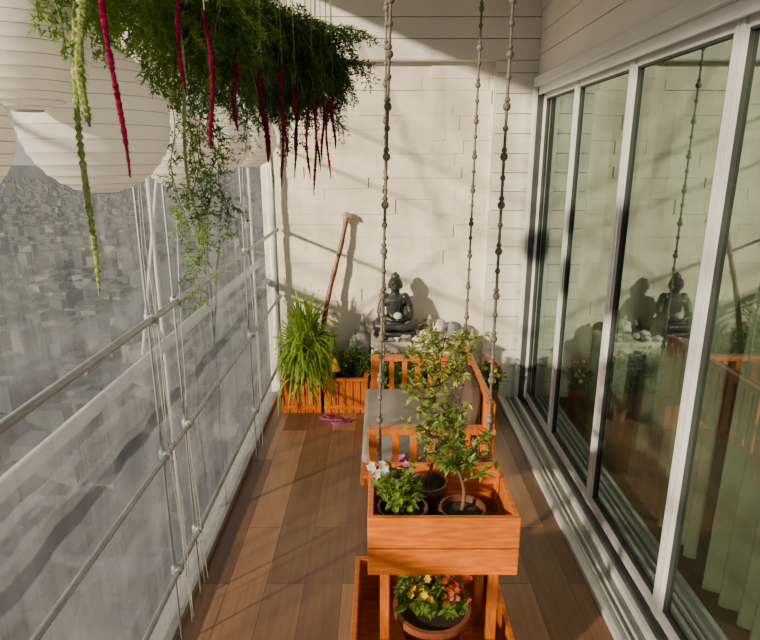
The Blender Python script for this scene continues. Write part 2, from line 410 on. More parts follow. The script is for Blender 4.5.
rail=top('balcony_railing',(-0.74,1.5,0.035),'grey galvanised steel tube railing along the balcony edge','railing')
for z,r in ((1.29,0.0115),(0.80,0.0095),(0.33,0.0095)):
    b=MB(); b.tube([(-0.74,-1.4,z),(-0.74,WY-0.03,z)],r,14); b.build('rail',M['steel'],parent=rail,smooth=True)
ys=[-0.9,0.35,1.87,2.12,3.3,4.28]
for y in ys:
    b=MB(); b.tube([(-0.757,y,-0.0),(-0.757,y,2.95)],0.004 if y<4.2 else 0.016,8)
    b.build('post',M['steel'],parent=rail,smooth=True)
    for z in (1.29,0.80,0.33):
        b=MB(); b.tube([(-0.757,y,z-0.020),(-0.757,y,z-0.012),(-0.757,y,z+0.012),(-0.757,y,z+0.020)],[0.007,0.012,0.012,0.007],10)
        b.tube([(-0.74,y-0.014,z),(-0.74,y+0.014,z)],0.015,12)
        b.build('clamp',M['steel'],parent=rail,smooth=True)
for y,n in ((1.87,3),(2.12,2),(3.3,2),(0.35,2)):
    for k in range(n):
        pts=[]; yy=y+0.02*(k-1)+R.uniform(-.01,.01); ph=R.uniform(0,6)
        for i in range(36):
            z=0.1+2.5*i/35
            pts.append((-0.722+0.012*math.sin(z*2.3+ph),yy+0.018*math.sin(z*3.1+ph)+0.006*math.sin(z*11+ph),z))
        pts.append((pts[-1][0],pts[-1][1],2.957))
        b=MB(); b.tube(pts,0.0015,5)
        b.build('tie_cord',M['cord'],smooth=True,label='thin white cord hanging beside the steel railing',cat='cord',group='cords tied along the railing')

def sheet(x,y0,y1,z0,z1,name,mat,label,seed):
    b=MB(); ny=190; nz=80
    for i in range(ny+1):
        for k in range(nz+1):
            y=y0+(y1-y0)*i/ny; z=z0+(z1-z0)*k/nz
            q=Vector((y*1.3+z*0.9+seed,z*1.1-y*.4,seed)); q2=Vector((y*3.2+z*4.2,z*1.6-y*.9,seed*3)); q3=Vector((y*9,z*.8,seed*5))
            d=0.014*noise.noise(q)+0.012*noise.noise(q2)+0.009*noise.noise(q3)
            b.v.append((x+d,y,z))
    for i in range(ny):
        for k in range(nz):
            a=i*(nz+1)+k; b.f.append((a,a+nz+1,a+nz+2,a+1)); b.m.append(0)
    return b.build(name,mat,smooth=True,label=label,cat='plastic sheet')
sheet(-0.808,-1.4,2.0,0.0,2.95,'plastic_sheet',M['film'],'clear wrinkled plastic sheet closing the balcony side',1.0)
sheet(-0.808,2.0,WY-0.01,0.0,2.95,'plastic_sheet',M['film'],'clear wrinkled plastic sheet beside the end wall',5.0)
sheet(-0.88,-1.4,4.6,-0.1,0.98,'plastic_sheet',M['film2'],'cloudy plastic sheet wrapped over the lower railing outside',9.0)
b=MB(); b.tube([(-0.99,-1.5,0.96),(-0.99,4.9,0.96)],0.026,16)
ho=b.build('outer_scaffold',M['outer_tube'],smooth=True,label='weathered grey tube outside the plastic sheet, with added shadow-casting tubes',cat='scaffold')
for y in (-1.2,2.6,4.6):
    b=MB(); b.tube([(-0.99,y,-0.4),(-0.99,y,3.0)],0.009,10); b.tube([(-0.99,y,-0.25),(-0.94,y,-0.25)],0.009,8); b.build('support_post',M['outer_tube'],parent=ho,smooth=True)
for z in (1.98,2.30):
    b=MB(); b.tube([(-0.99,-1.5,z),(-0.99,4.9,z)],0.008,12); b.build('shadow_tube',M['outer_tube'],parent=ho,smooth=True)  # added tubes, placed to throw shadow lines on the end wall
for a,c_ in (((-1.02,2.0,2.9),(-1.02,3.7,0.9)),((-1.05,2.5,0.95),(-1.05,3.5,2.95))):
    b=MB(); b.tube([a,c_],0.008,12); b.build('shadow_brace',M['outer_tube'],parent=ho,smooth=True)  # added diagonals, there only for crossing shadows on the end wall

b=MB(); b.box(-3500,600,-1500,5000,-71,-70)
b.build('ground',M['city'],kind='structure',label='hazy city ground far below')
b=MB(); rc=random.Random(11)
for i in range(7000):
    y=rc.uniform(-50,1900); x=-rc.uniform(0.12,1.5)*max(y,60)-25+rc.uniform(-30,10)
    if x>-25: continue
    w=rc.uniform(4,11); d=rc.uniform(4,11); h=rc.choice([2,3,4,5,rc.uniform(4,12)])
    b.box(x-w/2,x+w/2,y-d/2,y+d/2,-70,-70+h)
b.build('city_buildings',M['city'],kind='stuff',label='hazy grey city buildings far below the balcony',cat='buildings')

# ---------------------------------------------------------------- lanterns
LG='white paper lanterns hung in a row'
def lantern(c,r,label):
    e=top('paper_lantern',(c[0],c[1],c[2]-r*1.0),label,'lantern',LG)
    prof=[]; ribs=15; K=ribs*6
    for i in range(K+1):
        ph=math.radians(-78+156*i/K)
        rip=1-0.016*abs(math.sin(math.pi*i/6))
        prof.append((r*math.cos(ph)*rip,r*1.0*math.sin(ph)*rip))
    b=MB(); b.lathe(prof,c,40); b.build('shade',M['paper'],parent=e,smooth=True)
    b=MB()
    for sgn in (-1,1):
        ph=math.radians(78*sgn); rad=r*math.cos(ph); zz=c[2]+r*math.sin(ph)
        b.tube([(c[0]+rad*math.cos(a*math.pi/12),c[1]+rad*math.sin(a*math.pi/12),zz) for a in range(25)],0.0018,6)
    for i in range(1,15):
        ph=math.radians(-78+156*i/15); rad=r*math.cos(ph)*1.001; zz=c[2]+r*math.sin(ph)
        b.tube([(c[0]+rad*math.cos(a*math.pi/20),c[1]+rad*math.sin(a*math.pi/20),zz) for a in range(41)],0.0006,4,cap=False)
    b.build('wire_frame',M['wire'],parent=e,smooth=True)
    b=MB(); b.tube([(c[0],c[1],c[2]+r*0.1),(c[0],c[1],2.957)],0.0018,6)
    b.tube([(c[0]-r*.2,c[1],c[2]+r*.95),(c[0],c[1],c[2]+r*1.12),(c[0]+r*.2,c[1],c[2]+r*.95)],0.001,4)
    b.build('hanging_cord',M['cord'],parent=e)
    b=MB(); b.ell((c[0],c[1],c[2]),(0.012,0.012,0.018),10,7); b.build('bulb',M['bulb'],parent=e,smooth=True)
lantern((-0.594,1.306,1.872),0.150,'large round white paper lantern with fine wire ribs')
lantern((-0.605,1.083,1.985),0.112,'round white paper lantern under light green fern')
lantern((-0.643,0.90,1.83),0.10,'round white paper lantern hanging close to the plastic sheet')
lantern((-0.64,1.95,1.82),0.12,'small round white paper lantern behind a big one')
lantern((-0.61,2.35,1.86),0.12,'small round white paper lantern partly behind fern')
lantern((-0.57,2.70,1.87),0.12,'white paper lantern among hanging greenery')
lantern((-0.60,1.62,2.02),0.12,'white paper lantern half hidden by fern')

# ---------------------------------------------------------------- hanging ferns
NW=0.0021
def needle_frond(b,p0,az,L,el,droop,rnd,bl=0.05):
    p=Vector(p0); d=Vector((math.cos(az)*math.cos(el),math.sin(az)*math.cos(el),math.sin(el)))
    n=max(6,int(L/0.012)); st=L/n; pts=[p.copy()]
    for i in range(n):
        d=(d+Vector((rnd.uniform(-.08,.08),rnd.uniform(-.08,.08),-droop*st*9))).normalized()
        p=p+d*st; pts.append(p.copy())
        tt=i/n
        for s in range(2):
            bd=(Vector((rnd.uniform(-1,1),rnd.uniform(-1,1),rnd.uniform(-.8,.4)))+d*0.7).normalized()
            ll=bl*rnd.uniform(.5,1.1)*(1-0.55*tt)
            k=max(3,int(ll/0.006)); q=p.copy()
            for j in range(k):
                q=q+bd*(ll/k)+Vector((0,0,-0.0006*j))
                for h in range(2):
                    nd=(Vector((rnd.uniform(-1,1),rnd.uniform(-1,1),rnd.uniform(-1,1)))+bd*.8).normalized()
                    sd=nd.cross(Vector((rnd.uniform(-1,1),rnd.uniform(-1,1),rnd.uniform(-1,1)))).normalized()*NW
                    b.tri(q-sd,q+sd,q+nd*rnd.uniform(.009,.018))
    b.tube(pts,0.0012,4,m=1)
FG='asparagus ferns hung overhead'
def hang_fern(c,rad,nf,L,mat,label,seed,drop=1.0,bl=0.05):
    rnd=random.Random(seed)
    e=top('hanging_fern',(c[0],c[1],c[2]-0.05),label,'fern',FG)
    b=MB()
    for i in range(nf):
        az=rnd.uniform(0,6.283); el=rnd.uniform(-1.1,0.5)
        p=(c[0]+rnd.uniform(-.5,.5)*rad,c[1]+rnd.uniform(-.5,.5)*rad,c[2]+rnd.uniform(-.05,.07))
        needle_frond(b,p,az,L*rnd.uniform(.5,1.15),el,drop*rnd.uniform(.6,1.3),rnd,bl=bl)
    b.build('foliage',[M[mat],M['stem_green']],parent=e,origin=(c[0],c[1],c[2]))
    b=MB(); b.tube([(c[0],c[1],c[2]-0.03),(c[0],c[1],2.957)],0.003,6)
    b.build('hanging_cord',M['cord'],parent=e)
    b=MB(); b.ell((c[0],c[1],c[2]),(0.06,0.06,0.045),12,8); b.build('moss_ball',M['fern_shaded'],parent=e,smooth=True)
hang_fern((-0.525,1.12,2.12),0.13,32,0.16,'fern_sunlit','bright green feathery asparagus fern in sunlight',1)
hang_fern((-0.47,1.32,2.15),0.14,50,0.19,'fern_sunlit','bright green asparagus fern above a paper lantern',2)
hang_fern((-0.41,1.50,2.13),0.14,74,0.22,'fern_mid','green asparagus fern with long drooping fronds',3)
hang_fern((-0.36,1.68,2.14),0.15,90,0.22,'fern_shaded','dense dark green asparagus fern',4)
hang_fern((-0.27,1.85,2.13),0.16,120,0.22,'fern_shaded','dense dark green asparagus fern with trailing flowers',5)
hang_fern((-0.20,2.02,2.12),0.12,110,0.18,'fern_shaded','dense shaded asparagus fern ball',6)
hang_fern((-0.30,2.10,2.08),0.14,70,0.20,'fern_shaded','shaded asparagus fern tuft',8)
def trail_fern(x,y,z0,z1,label,seed,mat='fern_sunlit',bl=0.045):
    rnd=random.Random(seed); b=MB(); pts=[]; ph=rnd.uniform(0,6)
    n=int((z0-z1)/0.011)
    for i in range(n+1):
        z=z0-(z0-z1)*i/n; k=i/n
        p=Vector((x+0.03*math.sin(k*5+ph)*k+0.006*math.sin(k*23),y+0.02*math.sin(k*4+ph*2)*k,z)); pts.append(p)
        for s in range(2):
            if rnd.random()<0.2: continue
            bd=Vector((rnd.uniform(-1,1),rnd.uniform(-1,1),rnd.uniform(-.9,.5))).normalized()
            ll=bl*rnd.uniform(.4,1.2)*(0.5+0.5*math.sin(k*9+ph)**2); q=p.copy(); kk=max(3,int(ll/0.006))
            for j in range(kk):
                q=q+bd*(ll/kk)+Vector((0,0,-0.0008*j))
                for h in range(2):
                    nd=(Vector((rnd.uniform(-1,1),rnd.uniform(-1,1),rnd.uniform(-1,1)))+bd*.6).normalized()
                    sd=nd.cross(Vector((rnd.uniform(-1,1),rnd.uniform(-1,1),rnd.uniform(-1,1)))).normalized()*NW
                    b.tri(q-sd,q+sd,q+nd*rnd.uniform(.009,.018),0)
    b.tube([Vector((x,y,2.957))]+pts,0.0012,4,m=1)
    b.build('trailing_fern',[M[mat],M['stem_green']],label=label,cat='fern',group='trailing fern strands')
trail_fern(-0.43,1.5,2.1,1.57,'long trailing green fern strand',21,bl=0.055)
trail_fern(-0.40,1.46,2.1,1.64,'trailing green fern strand',22,'fern_mid',0.06)
trail_fern(-0.46,1.55,2.1,1.52,'thin trailing fern strand with sparse needles',23,bl=0.07)
trail_fern(-0.45,1.42,2.1,1.70,'trailing feathery fern strand',24,bl=0.06)
trail_fern(-0.42,1.56,2.1,1.60,'trailing dense fern strand',29,'fern_mid',0.06)
trail_fern(-0.49,1.50,2.1,1.42,'very long sparse trailing fern strand',25,bl=0.05)
trail_fern(-0.55,1.08,2.2,1.93,'short trailing fern strand by the lantern',26)
trail_fern(-0.49,1.36,2.1,1.88,'short trailing fern strand over the lantern',31,bl=0.06)
trail_fern(-0.30,1.85,2.1,1.80,'dark trailing fern strand',27,'fern_shaded')
trail_fern(-0.22,1.95,2.1,1.83,'dark trailing fern strand',28,'fern_shaded')
trail_fern(-0.35,1.75,2.1,1.82,'dark trailing fern strand',32,'fern_shaded')
trail_fern(-0.15,1.98,2.1,1.86,'dark trailing fern strand',33,'fern_shaded')

def amaranth(x,y,z0,z1,r,mat,label,seed,dx=0,dy=0,bead=False):
    rnd=random.Random(seed); b=MB(); n=int((z0-z1)/0.0035); pts=[]; rr=[]; ph=rnd.uniform(0,6)
    for i in range(n+1):
        k=i/n
        pts.append((x+dx*k+0.005*math.sin(k*5+ph),y+dy*k+0.005*math.sin(k*5+ph),z0-(z0-z1)*k))
        taper=min(1,0.35+k*5)*(1 if k<0.82 else max(0.15,1-(k-0.82)*4.2))
        q=r*taper*rnd.uniform(.6,1.1)
        if bead: q*=0.75+0.35*abs(math.sin(i*0.8))
        rr.append(q)
    b.tube(pts,[q*.85 for q in rr],8)
    for i in range(0,n,1):
        for j in range(8):
            a=rnd.uniform(0,6.28); q=Vector(pts[i]); o=Vector((math.cos(a),math.sin(a),rnd.uniform(-.8,.3)))
            sd=o.cross(Vector((0,0,1))).normalized()*r*.22
            b.tri(q+o*rr[i]*.4-sd,q+o*rr[i]*.4+sd,q+o*(rr[i]*rnd.uniform(1.1,1.5)+0.0015))
    b.tube([(x,y,2.957),(x,y,z0)],0.0015,5,m=1)
    b.build('hanging_amaranth',[M[mat],M['stem_green']],smooth=False,label=label,cat='flower',group='drooping amaranth tassels')
AM=[(-0.395,0.95,2.15,1.767,.0060,'amar_red'),(-0.352,1.15,2.15,1.906,.0050,'amar_red'),(-0.30,1.12,2.04,1.812,.0064,'amar_dark'),
(-0.262,1.42,1.99,1.785,.0088,'amar_dark'),(-0.262,1.65,2.02,1.715,.0048,'amar_red'),(-0.22,1.65,1.98,1.79,.0054,'amar_dark'),
(-0.185,1.75,1.97,1.69,.0050,'amar_red'),(-0.165,1.80,1.97,1.785,.0054,'amar_red'),(-0.138,1.85,1.97,1.82,.0054,'amar_red'),
(-0.33,1.45,2.02,1.855,.0068,'amar_red'),(-0.205,1.78,1.97,1.735,.0046,'amar_red'),(-0.245,1.60,2.02,1.80,.0054,'amar_red'),(-0.235,1.72,1.98,1.74,.0046,'amar_red'),
(-0.155,1.86,1.96,1.73,.0046,'amar_red'),(-0.19,1.90,1.97,1.755,.0046,'amar_dark'),(-0.55,1.0,2.2,2.07,.0055,'amar_red')]
for i,a in enumerate(AM):
    amaranth(*a,'wine dark amaranth tassel hanging from the greenery' if a[5]=='amar_dark' else 'magenta amaranth tassel hanging from the greenery',50+i)
amaranth(-0.455,1.0,2.06,1.845,.0105,'amar_green','thick pale green amaranth tassel beside a lantern',80,dx=-0.012,bead=True)
amaranth(-0.470,1.01,2.03,1.565,.0070,'amar_green','long thin pale green amaranth tassel',81,dx=-0.026,bead=True)
amaranth(-0.41,1.32,2.05,1.71,.005,'amar_green','slender pale green amaranth tassel among fern',82)
amaranth(-0.31,1.75,2.0,1.69,.005,'amar_green','slender green amaranth tassel',83)

# ---------------------------------------------------------------- porch swing
sw=top('porch_swing',(0.2,2.9,0.30),'orange stained wooden porch swing hung on knotted ropes','swing')
O=M['orange_v']
def part(name,fn,mats,smooth=False,bevel=0.003,parent=None,label=None):
    b=MB(); fn(b); return b.build(name,mats,parent=parent,smooth=smooth,bevel=bevel,label=label)
X0,X1,Y0,Y1=-0.045,0.50,2.42,3.40
def arm(y):
    def f(b):
        b.box(X0-0.01,X1+0.01,y-0.03,y+0.03,0.615,0.64)
        b.box(X0,X1,y-0.012,y+0.012,0.345,0.385)
        n=7
        for i in range(n):
            x=X0+0.02+(X1-X0-0.04-0.03)*i/(n-1)
            b.box(x,x+0.032,y-0.009,y+0.009,0.385,0.615)
        b.box(X0-0.005,X0+0.04,y-0.02,y+0.02,0.32,0.615); b.box(X1-0.04,X1+0.005,y-0.02,y+0.02,0.32,0.76)
    return f
part('armrest',arm(Y0),O,parent=sw); part('armrest',arm(Y1),O,parent=sw)
def seatf(b):
    n=9
    for i in range(n):
        x=X0-0.03+i*0.058; b.box(x,x+0.05,Y0+0.01,Y1-0.01,0.375,0.392)
    for y in (Y0+0.03,(Y0+Y1)/2,Y1-0.06): b.box(X0-0.02,X1,y,y+0.03,0.335,0.375)
    b.box(X0-0.045,X0-0.025,Y0+0.02,Y1-0.02,0.335,0.392)
part('seat',seatf,M['orange'],parent=sw)
def backf(b):
    b.box(X1-0.025,X1,Y0+0.02,Y1-0.02,0.735,0.77); b.box(X1-0.025,X1,Y0+0.02,Y1-0.02,0.42,0.45)
    n=13
    for i in range(n):
        y=Y0+0.04+(Y1-Y0-0.11)*i/(n-1); b.box(X1-0.02,X1-0.006,y,y+0.035,0.45,0.735)
part('backrest',backf,O,parent=sw)
def ropef(x0,y0,x1,y1,z1=0.36):
    def f(b):
        a=Vector((x0,y0,2.957)); c=Vector((x1,y1,z1)); n=150; pts=[];rr=[]
        for i in range(n+1):
            pts.append(a+(c-a)*i/n); rr.append(0.0055+0.0008*(i%2))
        b.tube(pts,rr,7)
        L=(a-c).length; k=0.05; nx=0
        while k<L-0.02:
            p=a+(c-a)*(k/L); s=0.0155 if nx%2==0 else 0.0115
            b.ell(p,(s,s,s*1.1),10,7)
            if nx%2==0: b.ell(p+Vector((0,0,0.025)),(.0115,.0115,.012),8,6)
            k+=0.105 if nx%2 else 0.08; nx+=1
        b.ell(c+Vector((0,0,0.0)),(.013,.013,.014),8,6)
    return f
part('rope',ropef(0.055,2.42,-0.012,2.385),M['rope'],True,0,sw)
part('rope',ropef(0.49,2.42,0.475,2.385),M['rope'],True,0,sw)
part('rope',ropef(0.035,3.40,0.02,3.37),M['rope'],True,0,sw)
part('rope',ropef(0.53,3.40,0.515,3.44),M['rope'],True,0,sw)
def softbox(name,c,s,mat,label,rot=None,cat='cushion',e=0.38,puff=0.35):
    b=MB()
    b.ell((0,0,0),1,56,32)
    pts=[]
    for p in b.v:
        q=Vector([math.copysign(abs(t)**e,t) for t in p])
        x,y,z=q
        edge=max(abs(x),abs(y)); z*= (1-puff*edge**6)
        P=Vector((x*s[0]/2,y*s[1]/2,z*s[2]/2))
        if rot is not None: P=rot@P
        pts.append(tuple(P+Vector(c)))
    b.v=pts
    return b.build(name,mat,smooth=True,label=label,cat=cat)
b=MB(); b.box(-0.085,0.40,2.53,3.37,0.393,0.445)
b.build('seat_cushion',M['cushion'],label='flat grey beige seat pad on the wooden swing',cat='cushion',bevel=0.018)
softbox('back_cushion',(0.425,2.78,0.60),(0.065,0.48,0.32),M['brown_cush'],'dark brown cushion leaning on the swing backrest',rot=Matrix.Rotation(math.radians(10),3,'Y'))
softbox('back_cushion',(0.42,3.20,0.60),(0.065,0.30,0.32),M['brown_cush'],'small dark brown cushion leaning on the swing backrest',rot=Matrix.Rotation(math.radians(12),3,'Y'))

# ---------------------------------------------------------------- plant stand
st=top('plant_stand',(0.2,1.83,0.0),'orange stained two-tier wooden planter stand','plant stand')
ux0,ux1,uy0,uy1=-0.04,0.445,1.64,2.0
def ub(b):
    t=0.02
    for z0,z1 in ((0.49,0.585),(0.590,0.70)):
        b.box(ux0,ux1,uy0,uy0+t,z0,z1); b.box(ux0,ux1,uy1-t,uy1,z0,z1)
        b.box(ux0,ux0+t,uy0+t,uy1-t,z0,z1); b.box(ux1-t,ux1,uy0+t,uy1-t,z0,z1)
    b.box(ux0+t,ux1-t,uy0+t,uy1-t,0.495,0.510)
    b.box(ux0+t,ux0+t+0.02,uy0+t,uy0+t+0.02,0.51,0.69); b.box(ux1-t-0.02,ux1-t,uy0+t,uy0+t+0.02,0.51,0.69)
part('upper_box',ub,M['orange'],parent=st,bevel=0.003)
for x in (0.0,0.365):
    for y in (1.685,1.935):
        part('leg',lambda b:b.box(x,x+0.032,y,y+0.032,0.0,0.49),O,parent=st)
part('shelf_rail',lambda b:(b.box(0.032,0.365,1.69,1.71,0.455,0.489)),M['orange'],parent=st)
def lb(b):
    t=0.02; x0,x1,y0,y1=-0.10,0.46,1.62,2.10
    for i in range(2):
        z0=0.0+i*0.11; z1=z0+0.106
        b.box(x0,x1,y0,y0+t,z0,z1); b.box(x0,x1,y1-t,y1,z0,z1); b.box(x0,x0+t,y0+t,y1-t,z0,z1); b.box(x1-t,x1,y0+t,y1-t,z0,z1)
    b.box(x0+t,x1-t,y0+t,y1-t,0.005,0.02)
part('lower_box',lb,M['orange'],parent=st)

def pot(c,r,h,mat,e):
    b=MB()
    prof=[(0.001,0),(r*.72,0),(r*.93,h*.82),(r*1.0,h*.82),(r*1.03,h*.9),(r,h),(r*.9,h),(r*.86,h*.86),(0.001,h*.86)]
    b.lathe(prof,c,28); b.build('pot',M[mat],parent=e)
    b=MB(); b.lathe([(0.001,h*.885),(r*.55,h*.9),(r*.875,h*.875)],c,24); b.build('soil',M['soil'],parent=e)
def fl_blob(b,p,r,m,rnd,n=5,face=None):
    f=Vector(face) if face else Vector((rnd.uniform(-.5,.5),rnd.uniform(-1,0),rnd.uniform(.2,1)))
    f.normalize(); a=f.cross(Vector((0,0,1.01))).normalized(); c=f.cross(a)
    for i in range(n):
        t=2*math.pi*i/n; d=a*math.cos(t)+c*math.sin(t)+f*0.25
        b.leaf(p,d,r,r*.95,m,up=f,fold=0.1,curl=0.05)
def bush(c,rx,rz,nst,nl,ls,rnd,mL,e,stem='stem_green'):
    b=MB(); s=MB()
    for i in range(nst):
        az=rnd.uniform(0,6.28); k=rnd.uniform(0.1,1)**.6
        tip=Vector((c[0]+math.cos(az)*rx*k,c[1]+math.sin(az)*rx*k,c[2]+rz*(1-0.45*k*k)*rnd.uniform(.75,1)))
        base=Vector((c[0]+math.cos(az)*rx*.12,c[1]+math.sin(az)*rx*.12,c[2]-0.01))
        mid=(base+tip)/2+Vector((0,0,rz*.12)); P=[]
        for j in range(9):
            t=j/8; P.append(base*(1-t)**2+mid*2*t*(1-t)+tip*t*t)
        s.tube(P,[0.0025*(1-.6*j/8) for j in range(9)],5)
        for j in range(nl):
            t=rnd.uniform(.2,1); p=base*(1-t)**2+mid*2*t*(1-t)+tip*t*t
            d=Vector((rnd.uniform(-1,1),rnd.uniform(-1,1),rnd.uniform(-.3,.6)))
            l=ls*rnd.uniform(.7,1.2); b.leaf(p,d,l,l*.55)
    s.build('stem',M[stem],parent=e,smooth=True); b.build('leaves',M[mL],parent=e)
rnd=random.Random(5)
e=top('potted_flower',(0.075,1.755,0.51),'brown pot of leafy green plant with white and pink blooms','potted plant')
pot((0.075,1.755,0.51),0.085,0.16,'brownpot',e)
bush((0.065,1.765,0.65),0.085,0.17,32,13,0.042,rnd,'leaf',e)
b=MB()
for i in range(10): fl_blob(b,Vector((-0.005+rnd.uniform(-.035,.03),1.74+rnd.uniform(-.03,.03),0.815+rnd.uniform(-.02,.025))),0.015,0,rnd)
b.build('white_flower',M['white_petal'],parent=e)
b=MB()
for i in range(4): fl_blob(b,Vector((0.075+rnd.uniform(-.02,.02),1.75+rnd.uniform(-.03,.02),0.835+rnd.uniform(-.02,.02))),0.012,0,rnd)
b.build('pink_flower',M['pink'],parent=e)
def sapling(c,h,r,e,rnd,crown,leafn,ls,mL='leaf',lean=(0,0),lw=.42):
    s=MB(); b=MB(); P=[]; n=14
    for i in range(n+1):
        t=i/n; P.append(Vector((c[0]+lean[0]*t+0.012*math.sin(t*7),c[1]+lean[1]*t+0.01*math.sin(t*5+1),c[2]+h*t)))
    s.tube(P,[r*(1-.75*i/n) for i in range(n+1)],8)
    for (t0,az,el,L) in crown:
        i=int(t0*n); p=P[i].copy(); d=Vector((math.cos(az)*math.cos(el),math.sin(az)*math.cos(el),math.sin(el))); Q=[p.copy()]
        for j in range(8):
            d=(d+Vector((rnd.uniform(-.15,.15),rnd.uniform(-.15,.15),rnd.uniform(-.05,.15)))).normalized(); p=p+d*L/8; Q.append(p.copy())
        s.tube(Q,[r*.45*(1-.8*j/8) for j in range(9)],5)
        for j in range(leafn):
            t=rnd.uniform(.2,1); k=min(7,int(t*8)); q=Q[k].lerp(Q[k+1],t*8-k)
            dd=(Vector((rnd.uniform(-1,1),rnd.uniform(-1,1),rnd.uniform(-.7,.5)))+d*.4)
            l=ls*rnd.uniform(.6,1.2); b.leaf(q,dd,l,l*lw)
    for j in range(int(leafn*3)):
        t=rnd.uniform(.4,1); k=min(n-1,int(t*n)); q=P[k]
        l=ls*rnd.uniform(.6,1.2); b.leaf(q,(rnd.uniform(-1,1),rnd.uniform(-1,1),rnd.uniform(-.5,.6)),l,l*lw)
    s.build('trunk',M['stem'],parent=e,smooth=True); b.build('leaves',M[mL],parent=e)
e=top('potted_tree',(0.275,1.75,0.51),'brown pot with a slim young leafy tree','potted plant')
pot((0.275,1.75,0.51),0.078,0.16,'brownpot',e)
cr=[(rnd.uniform(.35,.97),rnd.uniform(0,6.28),rnd.uniform(.0,.9),rnd.uniform(.09,.16)) for i in range(24)]
sapling((0.275,1.75,0.65),0.32,0.007,e,rnd,cr,18,0.038,lean=(-0.03,0))
e=top('potted_tree',(0.17,1.90,0.51),'dark brown pot with a tall yellowish green leafy sapling','potted plant')
pot((0.17,1.90,0.51),0.072,0.17,'brownpot',e)
cr=[(rnd.uniform(.15,.6),rnd.uniform(0,6.28),rnd.uniform(.0,.9),rnd.uniform(.08,.16)) for i in range(22)]+[(rnd.uniform(.58,1),rnd.uniform(0,6.28),rnd.uniform(-.3,.6),rnd.uniform(.08,.16)) for i in range(34)]
sapling((0.17,1.90,0.66),0.59,0.006,e,rnd,cr,15,0.037,mL='leaf_yellow',lean=(0.05,0.02))
e=top('potted_flower',(0.19,1.82,0.02),'wide terracotta bowl planted with yellow and red flowers','potted plant')
b=MB(); r=0.135; h=0.2
b.lathe([(0.001,0),(r*.6,0),(r*.95,h*.85),(r*1.03,h*.86),(r*1.05,h),(r*.93,h),(r*.9,h*.9),(0.001,h*.9)],(0.19,1.82,0.02),32); b.build('pot',M['terracotta'],parent=e)
b=MB(); b.lathe([(0.001,h*.93),(r*.9,h*.92)],(0.19,1.82,0.02),24); b.build('soil',M['soil'],parent=e)
bush((0.19,1.81,0.21),0.15,0.15,66,13,0.04,rnd,'leaf',e)
b=MB()
for i in range(16): fl_blob(b,Vector((0.155+rnd.uniform(-.05,.035),1.78+rnd.uniform(-.07,.06),0.335+rnd.uniform(-.04,.03))),0.015,0,rnd,6)
b.build('yellow_flower',M['yellow'],parent=e)
b=MB()
for i in range(70): fl_blob(b,Vector((0.275+rnd.uniform(-.05,.05),1.82+rnd.uniform(-.09,.06),0.335+rnd.uniform(-.06,.045))),0.012,0,rnd,5)
b.build('red_flower',M['red'],parent=e)

# ---------------------------------------------------------------- end planters
PG='slatted orange planter boxes at the end wall'
def slat_box(x0,x1,y0,y1,h,label):
    e=top('planter_box',((x0+x1)/2,(y0+y1)/2,0),label,'planter',PG)
    def fr(b):
        n=max(4,int(round((x1-x0)/0.055))); w=(x1-x0)/n
        for i in range(n):
            b.box(x0+i*w+0.003,x0+(i+1)*w-0.003,y0+0.012,y0+0.026,0.0,h-0.012)
            b.box(x0+i*w+0.003,x0+(i+1)*w-0.003,y1-0.026,y1-0.012,0.0,h-0.012)
        m=5; w=(y1-y0-.05)/m
        for i in range(m):
            for x in (x0+0.003,x1-0.017): b.box(x,x+0.014,y0+0.026+i*w,y0+0.026+(i+1)*w-0.004,0,h-0.012)
    part('slats',fr,O,parent=e,bevel=0.002)
    def rimf(b):
        a=[(x0,y0),(x1,y0),(x1,y1),(x0,y1)]; t=0.035
        c=[(x0+t,y0+t),(x1-t,y0+t),(x1-t,y1-t),(x0+t,y1-t)]
        for z in (h-0.012,h+0.006):
            for p in a+c: b.v.append((p[0],p[1],z))
        for i in range(4):
            j=(i+1)%4
            b.f+= [(8+i,8+j,12+j,12+i),(i,4+i,4+j,j),(i,j,8+j,8+i),(4+j,4+i,12+i,12+j)]; b.m+=[0]*4
    part('rim',rimf,M['orange'],parent=e,bevel=0.002)
    part('band',lambda b:b.box(x0,x1,y0+0.004,y0+0.012,0.03,0.06),M['orange'],parent=e,bevel=0.001)
    b=MB(); b.box(x0+0.02,x1-0.02,y0+0.03,y1-0.03,0.0,h-0.03); b.build('soil',M['soil'],parent=e)
slat_box(-0.71,-0.425,3.98,4.28,0.28,'orange slatted planter box holding a lush arching plant')
slat_box(-0.405,-0.085,3.98,4.26,0.26,'low orange slatted planter box with small plants')
slat_box(-0.07,0.30,3.72,3.93,0.27,'orange slatted planter box with leafy plants under the statue')
e=top('spider_plant',(-0.55,4.10,0.25),'lush lime green plant with arching feathery blades','plant')
b=MB(); rg=random.Random(9)
